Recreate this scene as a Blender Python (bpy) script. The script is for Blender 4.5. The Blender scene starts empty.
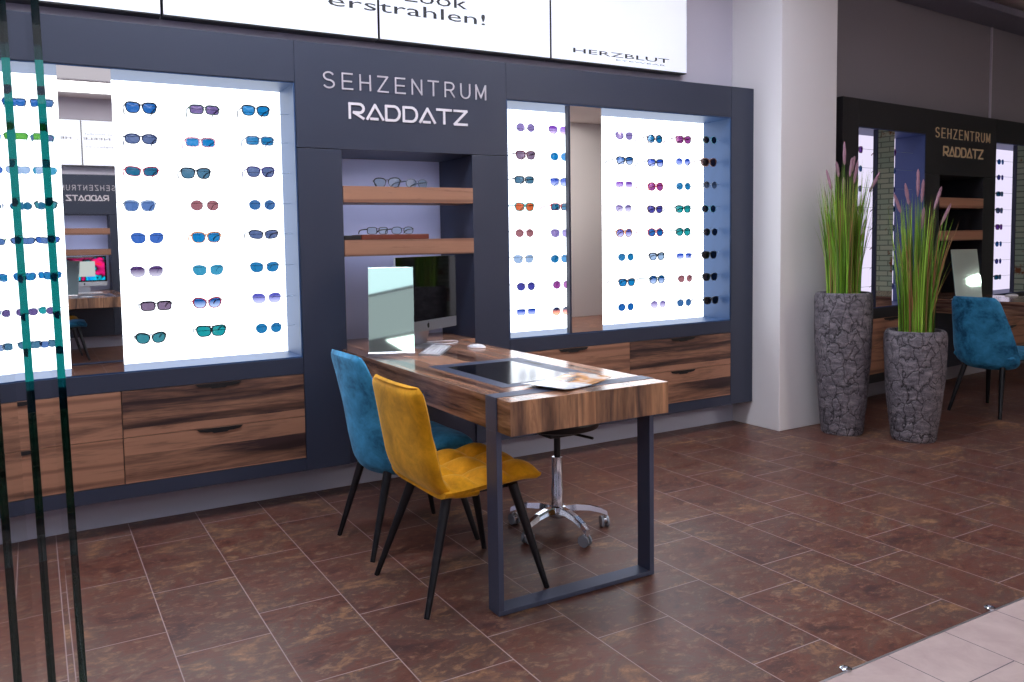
import bpy, bmesh, math, random
from mathutils import Vector, Matrix
PI = math.pi
random.seed(7)
S = bpy.context.scene
COL = S.collection

# ------------------------------------------------------------------ helpers
def lin(c):
    if isinstance(c, str):
        c = [int(c[i:i+2], 16)/255 for i in (0, 2, 4)]
    return tuple((v/12.92 if v <= .04045 else ((v+.055)/1.055)**2.4) for v in c[:3])

def obj(name, bm, mat, parent=None, smooth=False, kind=None, label=None):
    me = bpy.data.meshes.new(name)
    bmesh.ops.recalc_face_normals(bm, faces=bm.faces)
    bm.to_mesh(me); bm.free()
    mats = mat if isinstance(mat, (list, tuple)) else [mat]
    for m in mats: me.materials.append(m)
    if smooth:
        for p in me.polygons: p.use_smooth = True
        try: me.set_sharp_from_angle(angle=math.radians(38))
        except Exception: pass
    o = bpy.data.objects.new(name, me)
    COL.objects.link(o)
    if parent is not None: o.parent = parent
    if kind: o['kind'] = kind
    if label: o['label'] = label
    return o

def thing(name, label, cat, loc=(0, 0, 0), rz=0, group=None):
    o = bpy.data.objects.new(name, None)
    o.empty_display_size = .05
    COL.objects.link(o)
    o.location = loc; o.rotation_euler = (0, 0, rz)
    o['label'] = label; o['category'] = cat
    if group: o['group'] = group
    return o

def tag(o, label, cat, group=None):
    o['label'] = label; o['category'] = cat
    if group: o['group'] = group
    return o

def copy_tree(o, parent=None):
    c = o.copy(); COL.objects.link(c)
    if parent is not None: c.parent = parent
    for ch in list(o.children): copy_tree(ch, c)
    return c

def BM(): return bmesh.new()

def box(bm, x0, x1, y0, y1, z0, z1, bev=0, mi=0, seg=2):
    vs = [bm.verts.new(p) for p in ((x0,y0,z0),(x1,y0,z0),(x1,y1,z0),(x0,y1,z0),(x0,y0,z1),(x1,y0,z1),(x1,y1,z1),(x0,y1,z1))]
    fs = [bm.faces.new([vs[i] for i in f]) for f in ((3,2,1,0),(4,5,6,7),(0,1,5,4),(1,2,6,5),(2,3,7,6),(3,0,4,7))]
    for f in fs: f.material_index = mi
    if bev > 0:
        es = list({e for f in fs for e in f.edges})
        r = bmesh.ops.bevel(bm, geom=es, offset=bev, segments=seg, affect='EDGES', profile=.5)
        for f in r['faces']: f.material_index = mi
    return fs

def prism(bm, pts, axis, a, b, mi=0):
    """extrude a 2D polygon along an axis; pts are the other two coordinates in xyz order"""
    def p3(p, v):
        if axis == 'x': return (v, p[0], p[1])
        if axis == 'y': return (p[0], v, p[1])
        return (p[0], p[1], v)
    A = [bm.verts.new(p3(p, a)) for p in pts]
    B = [bm.verts.new(p3(p, b)) for p in pts]
    n = len(pts)
    fs = [bm.faces.new(A), bm.faces.new(B[::-1])]
    for i in range(n):
        fs.append(bm.faces.new((A[i], A[(i+1) % n], B[(i+1) % n], B[i])))
    for f in fs: f.material_index = mi
    return fs

def tube(bm, pts, rad, seg=10, closed=False, caps=True, flat=1.0, mi=0):
    pts = [Vector(p) for p in pts]
    n = len(pts)
    if not isinstance(rad, (list, tuple)): rad = [rad]*n
    rings = []
    up = None
    for i, p in enumerate(pts):
        if closed: t = (pts[(i+1) % n]-pts[i-1])
        else: t = pts[min(i+1, n-1)]-pts[max(i-1, 0)]
        t.normalize()
        if up is None:
            up = Vector((0, 0, 1)) if abs(t.z) < .9 else Vector((1, 0, 0))
        s = t.cross(up)
        if s.length < 1e-6: s = t.cross(Vector((0, 1, 0)))
        s.normalize(); up = s.cross(t).normalized()
        rings.append([bm.verts.new(p+rad[i]*(math.cos(2*PI*k/seg)*s*flat+math.sin(2*PI*k/seg)*up)) for k in range(seg)])
    m = n if closed else n-1
    for i in range(m):
        a, b = rings[i], rings[(i+1) % n]
        for k in range(seg):
            f = bm.faces.new((a[k], a[(k+1) % seg], b[(k+1) % seg], b[k])); f.material_index = mi
    if caps and not closed:
        for r in (rings[0][::-1], rings[-1]):
            f = bm.faces.new(r); f.material_index = mi

def lathe(bm, prof, seg=32, cx=0, cy=0, mi=0):
    rings = []
    for r, z in prof:
        rings.append([bm.verts.new((cx+r*math.cos(2*PI*k/seg), cy+r*math.sin(2*PI*k/seg), z)) for k in range(seg)])
    for a, b in zip(rings, rings[1:]):
        for k in range(seg):
            f = bm.faces.new((a[k], a[(k+1) % seg], b[(k+1) % seg], b[k])); f.material_index = mi
    for r in (rings[0][::-1], rings[-1]):
        f = bm.faces.new(r); f.material_index = mi

# ------------------------------------------------------------------ materials
class NT:
    def __init__(s, name):
        s.m = bpy.data.materials.new(name); s.m.use_nodes = True
        s.t = s.m.node_tree; s.t.nodes.clear()
        s.out = s.n('ShaderNodeOutputMaterial')
    def n(s, typ, **kw):
        x = s.t.nodes.new(typ)
        for k, v in kw.items(): setattr(x, k, v)
        return x
    def l(s, a, b): s.t.links.new(a, b)
    def math(s, op, a, b=0.0, c=None):
        x = s.n('ShaderNodeMath', operation=op)
        for i, v in enumerate((a, b, c)):
            if v is None: continue
            if isinstance(v, (int, float)): x.inputs[i].default_value = v
            else: s.l(v, x.inputs[i])
        return x.outputs[0]
    def ramp(s, fac, stops, interp='LINEAR'):
        x = s.n('ShaderNodeValToRGB'); cr = x.color_ramp; cr.interpolation = interp
        while len(cr.elements) < len(stops): cr.elements.new(.5)
        for e, (p, c) in zip(cr.elements, stops):
            e.position = p; e.color = (*c, 1) if len(c) == 3 else c
        s.l(fac, x.inputs[0]); return x.outputs[0]
    def mix(s, fac, a, b, blend='MIX'):
        x = s.n('ShaderNodeMix', data_type='RGBA', blend_type=blend)
        for i, v in ((0, fac), (6, a), (7, b)):
            if isinstance(v, (int, float)): x.inputs[i].default_value = v
            elif isinstance(v, tuple): x.inputs[i].default_value = (*v[:3], 1)
            else: s.l(v, x.inputs[i])
        return x.outputs[2]
    def coords(s, scale=(1, 1, 1), loc=(0, 0, 0), kind='Object'):
        tc = s.n('ShaderNodeTexCoord'); mp = s.n('ShaderNodeMapping')
        mp.inputs['Scale'].default_value = scale; mp.inputs['Location'].default_value = loc
        s.l(tc.outputs[kind], mp.inputs[0]); return mp.outputs[0]
    def noise(s, vec, scale, detail=3, rough=.55, dist=0):
        x = s.n('ShaderNodeTexNoise'); s.l(vec, x.inputs['Vector'])
        x.inputs['Scale'].default_value = scale; x.inputs['Detail'].default_value = detail
        x.inputs['Roughness'].default_value = rough; x.inputs['Distortion'].default_value = dist
        return x.outputs['Fac']
    def bump(s, h, strength=.2, dist=.01):
        b = s.n('ShaderNodeBump'); b.inputs['Strength'].default_value = strength
        b.inputs['Distance'].default_value = dist; s.l(h, b.inputs['Height']); return b.outputs[0]
    def pbr(s, col, rough=.5, metal=0, spec=.5, normal=None, **kw):
        p = s.n('ShaderNodeBsdfPrincipled')
        for k, v in (('Base Color', col), ('Roughness', rough), ('Metallic', metal), ('Specular IOR Level', spec)):
            if isinstance(v, (int, float)): p.inputs[k].default_value = v
            elif isinstance(v, tuple): p.inputs[k].default_value = (*v[:3], 1)
            else: s.l(v, p.inputs[k])
        for k, v in kw.items():
            k = k.replace('_', ' ')
            if isinstance(v, tuple): p.inputs[k].default_value = (*v[:3], 1)
            elif isinstance(v, (int, float)): p.inputs[k].default_value = v
            else: s.l(v, p.inputs[k])
        if normal is not None: s.l(normal, p.inputs['Normal'])
        s.l(p.outputs[0], s.out.inputs[0]); return p

def plain(name, col, rough=.5, metal=0, spec=.5, grain=0, gscale=300, var=.0, **kw):
    t = NT(name)
    v = t.coords()
    c = lin(col)
    if var:
        n = t.noise(v, 6, 3)
        c = t.mix(n, tuple(x*(1-var) for x in c), tuple(min(1, x*(1+var)) for x in c))
    nm = t.bump(t.noise(v, gscale, 2), grain, .001) if grain else None
    t.pbr(c, rough, metal, spec, nm, **kw)
    return t.m

def emit(name, col, strength):
    t = NT(name)
    e = t.n('ShaderNodeEmission'); e.inputs[0].default_value = (*lin(col), 1); e.inputs[1].default_value = strength
    t.l(e.outputs[0], t.out.inputs[0]); return t.m

def wood(name, axis, plank=.11, seed=0, light='b98462', dark='4a2e28', rough=.4, cath=True):
    """reclaimed oak: grain along `axis`, boards side by side across it"""
    t = NT(name)
    sc = {'x': (1, 12, 12), 'y': (12, 1, 12), 'z': (7, 7, .8)}[axis]
    v = t.coords(sc, (seed, seed*1.7, seed*.6))
    base = t.coords((1, 1, 1), (seed*.37, seed*.11, seed*.23))
    sep = t.n('ShaderNodeSeparateXYZ'); t.l(base, sep.inputs[0])
    across = {'x': sep.outputs[2], 'y': sep.outputs[0], 'z': sep.outputs[0]}[axis]
    wob = t.noise(base, 1.3, 1)
    b = t.math('FLOOR', t.math('DIVIDE', t.math('ADD', across, t.math('MULTIPLY', wob, .03)), plank))
    wn = t.n('ShaderNodeTexWhiteNoise', noise_dimensions='1D'); t.l(b, wn.inputs['W'])
    big = t.noise(v, .9, 4, .6, .9)
    fine = t.noise(v, 9, 4, .65)
    f = t.math('ADD', t.math('MULTIPLY', big, .95), t.math('MULTIPLY', fine, .28))
    f = t.math('ADD', f, t.math('MULTIPLY', t.math('SUBTRACT', wn.outputs[0], .5), .30))
    D, L = lin(dark), lin(light)
    M = tuple((d+2*l)/3*.72 for d, l in zip(D, L))
    c = t.ramp(f, [(.38, D), (.52, M), (.66, L), (.86, tuple(x*1.12 for x in L))])
    # cathedral rings
    w = t.n('ShaderNodeTexWave', wave_type='RINGS', rings_direction={'x': 'X', 'y': 'Y', 'z': 'Z'}[axis])
    t.l(v, w.inputs[0]); w.inputs['Scale'].default_value = .38; w.inputs['Distortion'].default_value = 9
    w.inputs['Detail'].default_value = 3; w.inputs['Detail Scale'].default_value = .6
    wr = t.ramp(w.outputs['Fac'], [(.0, (.45, .40, .40)), (.22, (1, 1, 1))])
    c = t.mix(.75, c, wr, 'MULTIPLY')
    streak = t.ramp(t.noise(v, 2.4, 5, .75, .5), [(.30, (.40, .36, .37)), (.42, (1, 1, 1))])
    c = t.mix(.8, c, streak, 'MULTIPLY')
    h = t.math('ADD', fine, t.math('MULTIPLY', w.outputs['Fac'], .5))
    t.pbr(c, t.math('ADD', rough, t.math('MULTIPLY', fine, .08)), 0, .5, t.bump(h, .12, .002))
    return t.m

M = {}
M['anth'] = plain('anthracite laminate', '2d3447', .42, 0, .5, .06, 500)
M['anth_dark'] = plain('dark anthracite', '23263a', .5)
M['black'] = plain('black', '0c0c10', .45)
M['liner'] = plain('liner with panel glow tint', '244672', .5)  # anthracite reveals with the lit panel's blue cast put into the colour
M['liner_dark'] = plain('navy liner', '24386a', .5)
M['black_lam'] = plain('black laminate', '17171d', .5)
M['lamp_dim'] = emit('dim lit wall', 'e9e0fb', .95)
M['alcove'] = plain('alcove lavender back', 'c9cdea', .6, grain=.03)
M['lamp'] = emit('lit wall', 'f2f8ff', 2.8)
M['signlit'] = None
M['wall'] = plain('white wall paint with cool shade', 'c3bfcd', .75, grain=.15, gscale=260)  # white paint; the lavender of cool shade is mixed into its colour
M['wall_shaded'] = plain('wall paint darkened for dim light', '8b8890', .75, grain=.15, gscale=260)  # wall paint darkened to carry the weak light of the far corner
M['pillar'] = plain('painted pillar', 'e3e0e2', .7, grain=.1, gscale=200)
M['ceil'] = plain('ceiling', 'e2dcdc', .8, grain=.05)
M['soffit'] = plain('soffit', '77798a', .7)
M['plinth'] = plain('plinth grey', 'bcc0d2', .6, grain=.1)
M['woodx'] = wood('oak grain x', 'x', .13, 3.1, light='a0735b', dark='382425')
M['woodx2'] = wood('oak grain x b', 'x', .12, 8.3, light='a0735b', dark='382425')
M['woody'] = wood('oak table side', 'y', .12, 1.3, light='ab7f66', dark='402a28', rough=.12)
M['woodz'] = wood('oak table end', 'z', .075, 5.2, light='c8946c', dark='442e2a')
M['tray'] = plain('red brown leather', '6a3020', .35, var=.2)
M['steel'] = plain('dark steel frame', '4a5168', .45, .35, .5, .05)
M['chrome'] = plain('chrome', 'd8dce4', .12, 1)
M['alu'] = plain('aluminium', 'b9bac0', .32, .9)
M['silver'] = plain('lettering steel', 'c4bfc6', .5, 0)
M['white'] = plain('white plastic', 'e9eaf0', .35)
M['letter'] = plain('white lettering', 'e4dfe4', .5)
M['screen'] = plain('black glass screen', '050507', .04, 0, .6)
M['deskglass'] = plain('desk glass', '07080c', .13, 0, .7)
M['mirror'] = plain('mirror', 'f6f8fa', .012, 1)
M['mirrorgreen'] = plain('desk mirror', 'b4d2ca', .03, 1)
M['cable'] = plain('cable', 'dfe4f0', .5)
M['print'] = plain('dark print', '24262c', .6)
M['print2'] = plain('grey print', '8b8f98', .6)
M['legblack'] = plain('black metal legs', '15161c', .38, .2)

def mk_velvet(name, a, b, sheen, k=1.0):
    t = NT(name)
    v = t.coords()
    n1 = t.noise(v, 7, 4, .65, .6); n2 = t.noise(v, 34, 3, .7)
    f = t.math('ADD', t.math('MULTIPLY', n1, .75), t.math('MULTIPLY', n2, .25))
    c = t.ramp(f, [(.5-.20*k, lin(a)), (.5, lin(b)), (.5+.25*k, tuple(min(1, x*1.5+.01) for x in lin(b)))])
    t.pbr(c, .75, 0, .25, t.bump(n2, .12, .002), Sheen_Weight=.55, Sheen_Roughness=.35, Sheen_Tint=lin(sheen))
    return t.m
M['mustard'] = mk_velvet('mustard velvet', 'a8720c', 'd6960f', 'ffe090')
M['petrol'] = mk_velvet('petrol blue velvet', '164f70', '3484ae', '90d0ff', .62)

def mk_sign():
    t = NT('sign face')
    v = t.coords((.6, 1, 1))
    n = t.noise(v, 1.5, 3)
    c = t.ramp(n, [(.3, lin('d5dae4')), (.7, lin('eef1f6'))])
    p = t.pbr(c, .25, 0, .5, Emission_Color=c, Emission_Strength=.42)
    return t.m
M['signlit'] = mk_sign()

def mk_floor():
    t = NT('slate tile floor')
    tc = t.n('ShaderNodeTexCoord'); sp = t.n('ShaderNodeSeparateXYZ'); t.l(tc.outputs['Object'], sp.inputs[0])
    X, Y = sp.outputs[0], sp.outputs[1]
    u = t.math('DIVIDE', t.math('SUBTRACT', X, .3367), .3002)
    k = t.math('FLOOR', u)
    par = t.math('FLOORED_MODULO', k, 2.0)
    off = t.math('SUBTRACT', t.math('SUBTRACT', .458, t.math('MULTIPLY', par, .342)), t.math('MULTIPLY', k, .0125))
    w = t.math('DIVIDE', t.math('SUBTRACT', Y, off), .5112)
    r = t.math('FLOOR', w)
    fu = t.math('FRACT', u); fw = t.math('FRACT', w)
    du = t.math('MULTIPLY', t.math('MINIMUM', fu, t.math('SUBTRACT', 1.0, fu)), .3002)
    dw = t.math('MULTIPLY', t.math('MINIMUM', fw, t.math('SUBTRACT', 1.0, fw)), .5112)
    d = t.math('MINIMUM', du, dw)
    g = t.math('SUBTRACT', 1.0, t.math('SMOOTH_MIN', t.math('DIVIDE', d, .0026), 1.0, .2))
    g = t.math('MAXIMUM', g, 0.0)
    cv = t.n('ShaderNodeCombineXYZ'); t.l(k, cv.inputs[0]); t.l(r, cv.inputs[1])
    wn = t.n('ShaderNodeTexWhiteNoise', noise_dimensions='3D'); t.l(cv.outputs[0], wn.inputs['Vector'])
    ofs = t.n('ShaderNodeVectorMath', operation='SCALE'); t.l(wn.outputs['Color'], ofs.inputs[0]); ofs.inputs['Scale'].default_value = 30
    add = t.n('ShaderNodeVectorMath', operation='ADD'); t.l(tc.outputs['Object'], add.inputs[0]); t.l(ofs.outputs[0], add.inputs[1])
    rot = t.n('ShaderNodeMapping'); t.l(add.outputs[0], rot.inputs[0]); rot.inputs['Scale'].default_value = (1.0, 1.7, 1)
    P = rot.outputs[0]
    n1 = t.noise(P, 3.4, 8, .72, .6); n2 = t.noise(P, 19, 7, .75, .5); n3 = t.noise(P, 60, 3, .6)
    f = t.math('ADD', t.math('MULTIPLY', n1, .7), t.math('MULTIPLY', n2, .3))
    c = t.ramp(f, [(.30, lin('2c1a1b')), (.40, lin('4a2b26')), (.47, lin('673c2f')), (.53, lin('5c453d')), (.60, lin('8a6245')), (.70, lin('bd9670'))])
    c = t.mix(t.math('MULTIPLY', wn.outputs[0], .30), c, lin('433638'))
    c = t.mix(t.math('MULTIPLY', t.math('SUBTRACT', t.noise(P, 2.1, 2), .42), 1.1), c, lin('6c4030'))
    hi = t.ramp(n2, [(.53, (0, 0, 0)), (.66, (1, 1, 1))])
    hm = t.math('MULTIPLY', hi, .38)
    c = t.mix(hm, c, lin('a58266'))
    c = t.mix(g, c, lin('a89494'))
    h = t.math('SUBTRACT', t.math('ADD', t.math('MULTIPLY', n2, .6), t.math('MULTIPLY', n3, .25)), t.math('MULTIPLY', g, .7))
    t.pbr(c, t.math('ADD', .30, t.math('MULTIPLY', n2, .22)), 0, .5, t.bump(h, .22, .004))
    return t.m
M['floor'] = mk_floor()

def mk_beige():
    t = NT('beige mall tile')
    tc = t.n('ShaderNodeTexCoord'); sp = t.n('ShaderNodeSeparateXYZ'); t.l(tc.outputs['Object'], sp.inputs[0])
    u = t.math('DIVIDE', t.math('SUBTRACT', sp.outputs[0], 2.224), .29)
    k = t.math('FLOOR', u)
    w = t.math('DIVIDE', t.math('ADD', t.math('SUBTRACT', sp.outputs[1], 1.222), t.math('MULTIPLY', k, .31)), .62)
    fu = t.math('FRACT', u); fw = t.math('FRACT', w)
    du = t.math('MULTIPLY', t.math('MINIMUM', fu, t.math('SUBTRACT', 1.0, fu)), .29)
    dw = t.math('MULTIPLY', t.math('MINIMUM', fw, t.math('SUBTRACT', 1.0, fw)), .62)
    g = t.math('LESS_THAN', t.math('MINIMUM', du, dw), .0016)
    n = t.noise(t.coords(), 6, 5, .65, .5)
    c = t.ramp(n, [(.3, lin('b09a98')), (.7, lin('c7b4b0'))])
    c = t.mix(g, c, lin('4a4550'))
    t.pbr(c, .38, 0, .5)
    return t.m
M['beige'] = mk_beige()

def mk_brick():
    t = NT('whitewashed brick wallpaper')
    v = t.coords((1, 1, 1))
    sp = t.n('ShaderNodeSeparateXYZ'); t.l(v, sp.inputs[0])
    cb = t.n('ShaderNodeCombineXYZ'); t.l(sp.outputs[1], cb.inputs[0]); t.l(sp.outputs[2], cb.inputs[1])
    b = t.n('ShaderNodeTexBrick'); t.l(cb.outputs[0], b.inputs[0])
    b.inputs['Color1'].default_value = (*lin('9fb8a8'), 1); b.inputs['Color2'].default_value = (*lin('b9c6b4'), 1)
    b.inputs['Mortar'].default_value = (*lin('6f8278'), 1); b.inputs['Scale'].default_value = 1
    b.inputs['Brick Width'].default_value = .24; b.inputs['Row Height'].default_value = .075; b.inputs['Mortar Size'].default_value = .008
    n = t.noise(v, 4.5, 4, .7)
    c = t.mix(t.ramp(n, [(.58, (0, 0, 0)), (.66, (1, 1, 1))]), b.outputs[0], lin('7c4a2c'))
    t.pbr(c, .8); return t.m
M['brick'] = mk_brick()

def mk_pot():
    t = NT('cracked dark stone')
    v = t.coords((1, 1, .62))
    nz = t.n('ShaderNodeTexNoise'); t.l(v, nz.inputs['Vector']); nz.inputs['Scale'].default_value = 16; nz.inputs['Detail'].default_value = 4
    mx = t.n('ShaderNodeVectorMath', operation='SCALE'); t.l(nz.outputs['Color'], mx.inputs[0]); mx.inputs['Scale'].default_value = .085
    ad = t.n('ShaderNodeVectorMath', operation='ADD'); t.l(v, ad.inputs[0]); t.l(mx.outputs[0], ad.inputs[1])
    def vor(sc, feat):
        vo = t.n('ShaderNodeTexVoronoi', feature=feat); t.l(ad.outputs[0], vo.inputs['Vector']); vo.inputs['Scale'].default_value = sc; return vo
    v1 = vor(15, 'DISTANCE_TO_EDGE'); cell = vor(15, 'F1'); v2 = vor(34, 'DISTANCE_TO_EDGE')
    crack = t.ramp(v1.outputs['Distance'], [(.0, (0, 0, 0)), (.045, (1, 1, 1))])
    crack2 = t.ramp(v2.outputs['Distance'], [(.0, (.55, .55, .55)), (.05, (1, 1, 1))])
    n = t.noise(t.coords((1, 1, 3)), 16, 6, .75)
    c = t.ramp(n, [(.3, lin('47444b')), (.5, lin('6a646c')), (.7, lin('928a90'))])
    c = t.mix(crack, lin('201e24'), c); c = t.mix(1.0, c, crack2, 'MULTIPLY')
    sx = t.n('ShaderNodeSeparateColor'); t.l(cell.outputs['Color'], sx.inputs[0])
    h = t.math('ADD', t.math('ADD', t.math('MULTIPLY', t.ramp(v1.outputs['Distance'], [(0, (0, 0, 0)), (.10, (1, 1, 1))]), .8), t.math('MULTIPLY', n, .9)), t.math('MULTIPLY', sx.outputs[0], .5))
    t.pbr(c, .6, 0, .4, t.bump(h, .7, .009)); return t.m
M['pot'] = mk_pot()

def mk_grass():
    t = NT('grass blades')
    g = t.n('ShaderNodeNewGeometry')
    c = t.ramp(g.outputs['Random Per Island'], [(0, lin('3a5a1c')), (.3, lin('64922a')), (.55, lin('8ab836')), (.75, lin('a6c850')), (.88, lin('8a7040')), (1, lin('9a5a44'))])
    t.pbr(c, .5, 0, .4); return t.m
M['grass'] = mk_grass()
M['plume'] = plain('pink flower spike', '9a7484', .9, grain=.6, gscale=400, var=.3)
M['soil'] = plain('soil', '1c1613', .95, grain=.8, gscale=90)
M['stalk'] = plain('stalk', '6c7a3a', .6)

def mk_glass():
    t = NT('clear sheet glass')
    g = t.n('ShaderNodeBsdfGlass'); g.inputs['IOR'].default_value = 1.45; g.inputs['Roughness'].default_value = 0
    g.inputs['Color'].default_value = (1, 1, 1, 1)
    a = t.n('ShaderNodeVolumeAbsorption'); a.inputs['Color'].default_value = (.0, .56, .55, 1); a.inputs['Density'].default_value = 6.6
    t.l(g.outputs[0], t.out.inputs[0]); t.l(a.outputs[0], t.out.inputs[1]); return t.m
M['glass'] = mk_glass()

LENS = dict(blue='1668b8', slate='5c6f9c', teal='1d6d92', steel='5a7db8', cobalt='3f6fc4', plum='5a3a78', mauve='8a7390', seagreen='3f8f9c',
 violet='7a66a0', azure='0f86c8', bluegrey='4f7f9c', rosebrown='a86c74', aqua='3fa0c4', turquoise='1fa3a8', cerulean='1c7fb8', steelblue='3a6ea6',
 violetblue='5f5fc4', lilac='9a86c4', orange='e0683a', paleblue='a8c4ea', indigo='4a4aa8', royalblue='1f55d0', purple='8a48c0', magenta='a0489a',
 sunset='2a3560', lime='59b03a', plum2='6a5a94', navy='182a4c', brown='4a3038', grey='7f8794', charcoal='141a28')
FRAME = dict(black='14161f', navy='1b2550', crimson='b0183c', clear='b9cfe6', silver='b4c4d4', pink='d89aa8', orange='d8925a', grey='6f7c90', purple='4a3a74',
 blue='3a74c0', bronze='8a6a58', teal='2a8a94', green='2f8a4a', maroon='6a2234', turquoise='2ab8b4', gold='b8a06a', white='dfe8f0', red='c83a44', brown='6a4434')
FRAME['dark green'] = '24443c'
_lens = {}; _frame = {}
def lens_mat(key):
    if key not in _lens:
        grad = key.endswith('-'); k = key.rstrip('-')
        c = tuple(x/2.8 for x in lin(LENS[k]))
        t = NT(k+' lens')
        tr = t.n('ShaderNodeBsdfTransparent'); gl = t.n('ShaderNodeBsdfGlossy'); gl.inputs['Roughness'].default_value = .08
        gl.inputs[0].default_value = (*[min(1, .35+x) for x in lin(LENS[k])], 1)
        if grad:
            tc = t.n('ShaderNodeTexCoord'); sp = t.n('ShaderNodeSeparateXYZ'); t.l(tc.outputs['Generated'], sp.inputs[0])
            low = lin('ff9a7a') if k == 'sunset' else tuple(.25+.4*x for x in lin(LENS[k]))
            t.l(t.ramp(sp.outputs[2], [(.08, low), (.75, c)]), tr.inputs[0])
        else: tr.inputs[0].default_value = (*c, 1)
        mx = t.n('ShaderNodeMixShader'); mx.inputs[0].default_value = .13
        t.l(tr.outputs[0], mx.inputs[1]); t.l(gl.outputs[0], mx.inputs[2]); t.l(mx.outputs[0], t.out.inputs[0])
        _lens[key] = t.m
    return _lens[key]
def frame_mat(k):
    if k not in _frame:
        thin = k in ('silver', 'gold', 'bronze')
        _frame[k] = plain(k+' spectacle frame', FRAME[k], .3, .8 if thin else 0)
    return _frame[k]
def mk_clearlens():
    t = NT('clear spectacle lens')
    tr = t.n('ShaderNodeBsdfTransparent'); gl = t.n('ShaderNodeBsdfGlossy'); gl.inputs['Roughness'].default_value = .05
    tr.inputs[0].default_value = (.75, .92, .9, 1)
    mx = t.n('ShaderNodeMixShader'); mx.inputs[0].default_value = .18
    t.l(tr.outputs[0], mx.inputs[1]); t.l(gl.outputs[0], mx.inputs[2]); t.l(mx.outputs[0], t.out.inputs[0]); return t.m
M['clearlens'] = mk_clearlens()
def mk_rail():
    t = NT('clear acrylic rail')
    tr = t.n('ShaderNodeBsdfTransparent'); df = t.n('ShaderNodeBsdfDiffuse'); df.inputs[0].default_value = (.3, .4, .5, 1)
    mx = t.n('ShaderNodeMixShader'); mx.inputs[0].default_value = .5
    t.l(tr.outputs[0], mx.inputs[1]); t.l(df.outputs[0], mx.inputs[2]); t.l(mx.outputs[0], t.out.inputs[0]); return t.m
M['rail'] = mk_rail()

M['niche_fill'] = emit('led strip', 'd6e0ff', 5.5)  # glow of the added strips that light the niche
M['gold'] = plain('pale gold lettering', 'd8bf98', .45)

# ------------------------------------------------------------------ the setting
def st(name, bm, mat, smooth=False): return obj(name, bm, mat, smooth=smooth, kind='structure')
bm = BM(); box(bm, -3.3, 11.6, 1.43, 5.1, -.05, 0); st('floor', bm, M['floor'])
bm = BM(); box(bm, -3.3, 11.6, -4.4, -1.2, -.05, 0); st('floor', bm, M['floor'])
bm = BM(); box(bm, -3.3, 11.6, -1.195, 1.424, -.05, 0); st('floor', bm, M['beige'])
bm = BM(); box(bm, -3.3, 11.6, 1.424, 1.43, -.05, .0015); st('trim_1', bm, M['alu'])
bm = BM(); box(bm, -3.3, 11.6, -1.2, -1.195, -.05, .0015); st('trim_2', bm, M['alu'])
bm = BM(); box(bm, -3.3, 11.6, -4.4, 5.1, 3.24, 3.3); st('ceiling', bm, M['ceil'])
def wall_hole(bm, x0, x1, hx0, hx1, y0, y1, hz0=.165, hz1=2.246, zt=3.24):
    box(bm, x0, hx0, y0, y1, 0, zt); box(bm, hx1, x1, y0, y1, 0, zt)
    box(bm, hx0, hx1, y0, y1, 0, hz0-.001); box(bm, hx0, hx1, y0, y1, hz1+.001, zt)
bm = BM(); wall_hole(bm, -3.3, 4.262, -.79, 4.262, 3.888, 4.16); st('wall_back', bm, M['wall'])
bm = BM(); box(bm, 4.2635, 4.80, 3.489, 4.6, 0, 3.24, .004); st('wall_pillar', bm, M['pillar'])
bm = BM(); box(bm, -3.4, -3.3, -4.4, 5.1, 0, 3.24); st('wall_left', bm, M['wall'])
bm = BM(); box(bm, 11.6, 11.7, -4.4, 5.1, 0, 3.24); st('wall_right', bm, M['brick'])

class Frame:
    def __init__(s, ox, oy, rz): s.ox, s.oy, s.rz = ox, oy, rz
    def pt(s, x, y, z=0):
        c, n = math.cos(s.rz), math.sin(s.rz)
        return (s.ox+x*c-y*n, s.oy+x*n+y*c, z)
MAIN = Frame(0, 3.704, 0)
SIDE = Frame(5.08, 3.645, math.radians(5))
OPP = Frame(.548+1.7425, -3.69, PI)

bm = BM(); wall_hole(bm, -.28, 6.4, .0, 3.95, .185, .46)
o = st('wall_back_right', bm, M['wall_shaded']); o.location = SIDE.pt(0, 0); o.rotation_euler = (0, 0, SIDE.rz)
bm = BM(); box(bm, 2.615, 2.635, .172, .185, 2.25, 3.1); 
o = st('trim_3', bm, M['wall']); o.location = SIDE.pt(0, 0); o.rotation_euler = (0, 0, SIDE.rz)
bm = BM(); box(bm, -.2, 6.4, -.10, .184, 3.10, 3.16, .004)
o = st('trim_4', bm, M['soffit']); o.location = SIDE.pt(0, 0); o.rotation_euler = (0, 0, SIDE.rz)
bm = BM(); wall_hole(bm, -7.5, 5.55, 1.14, 2.345, .185, .46)
o = st('wall_front', bm, M['wall']); o.location = OPP.pt(0, 0); o.rotation_euler = (0, 0, OPP.rz)
bm = BM(); box(bm, 6.9, 9.3, -3.80, -3.3, 0, 3.24, .004); st('wall_pillar_front', bm, M['pillar'])

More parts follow.
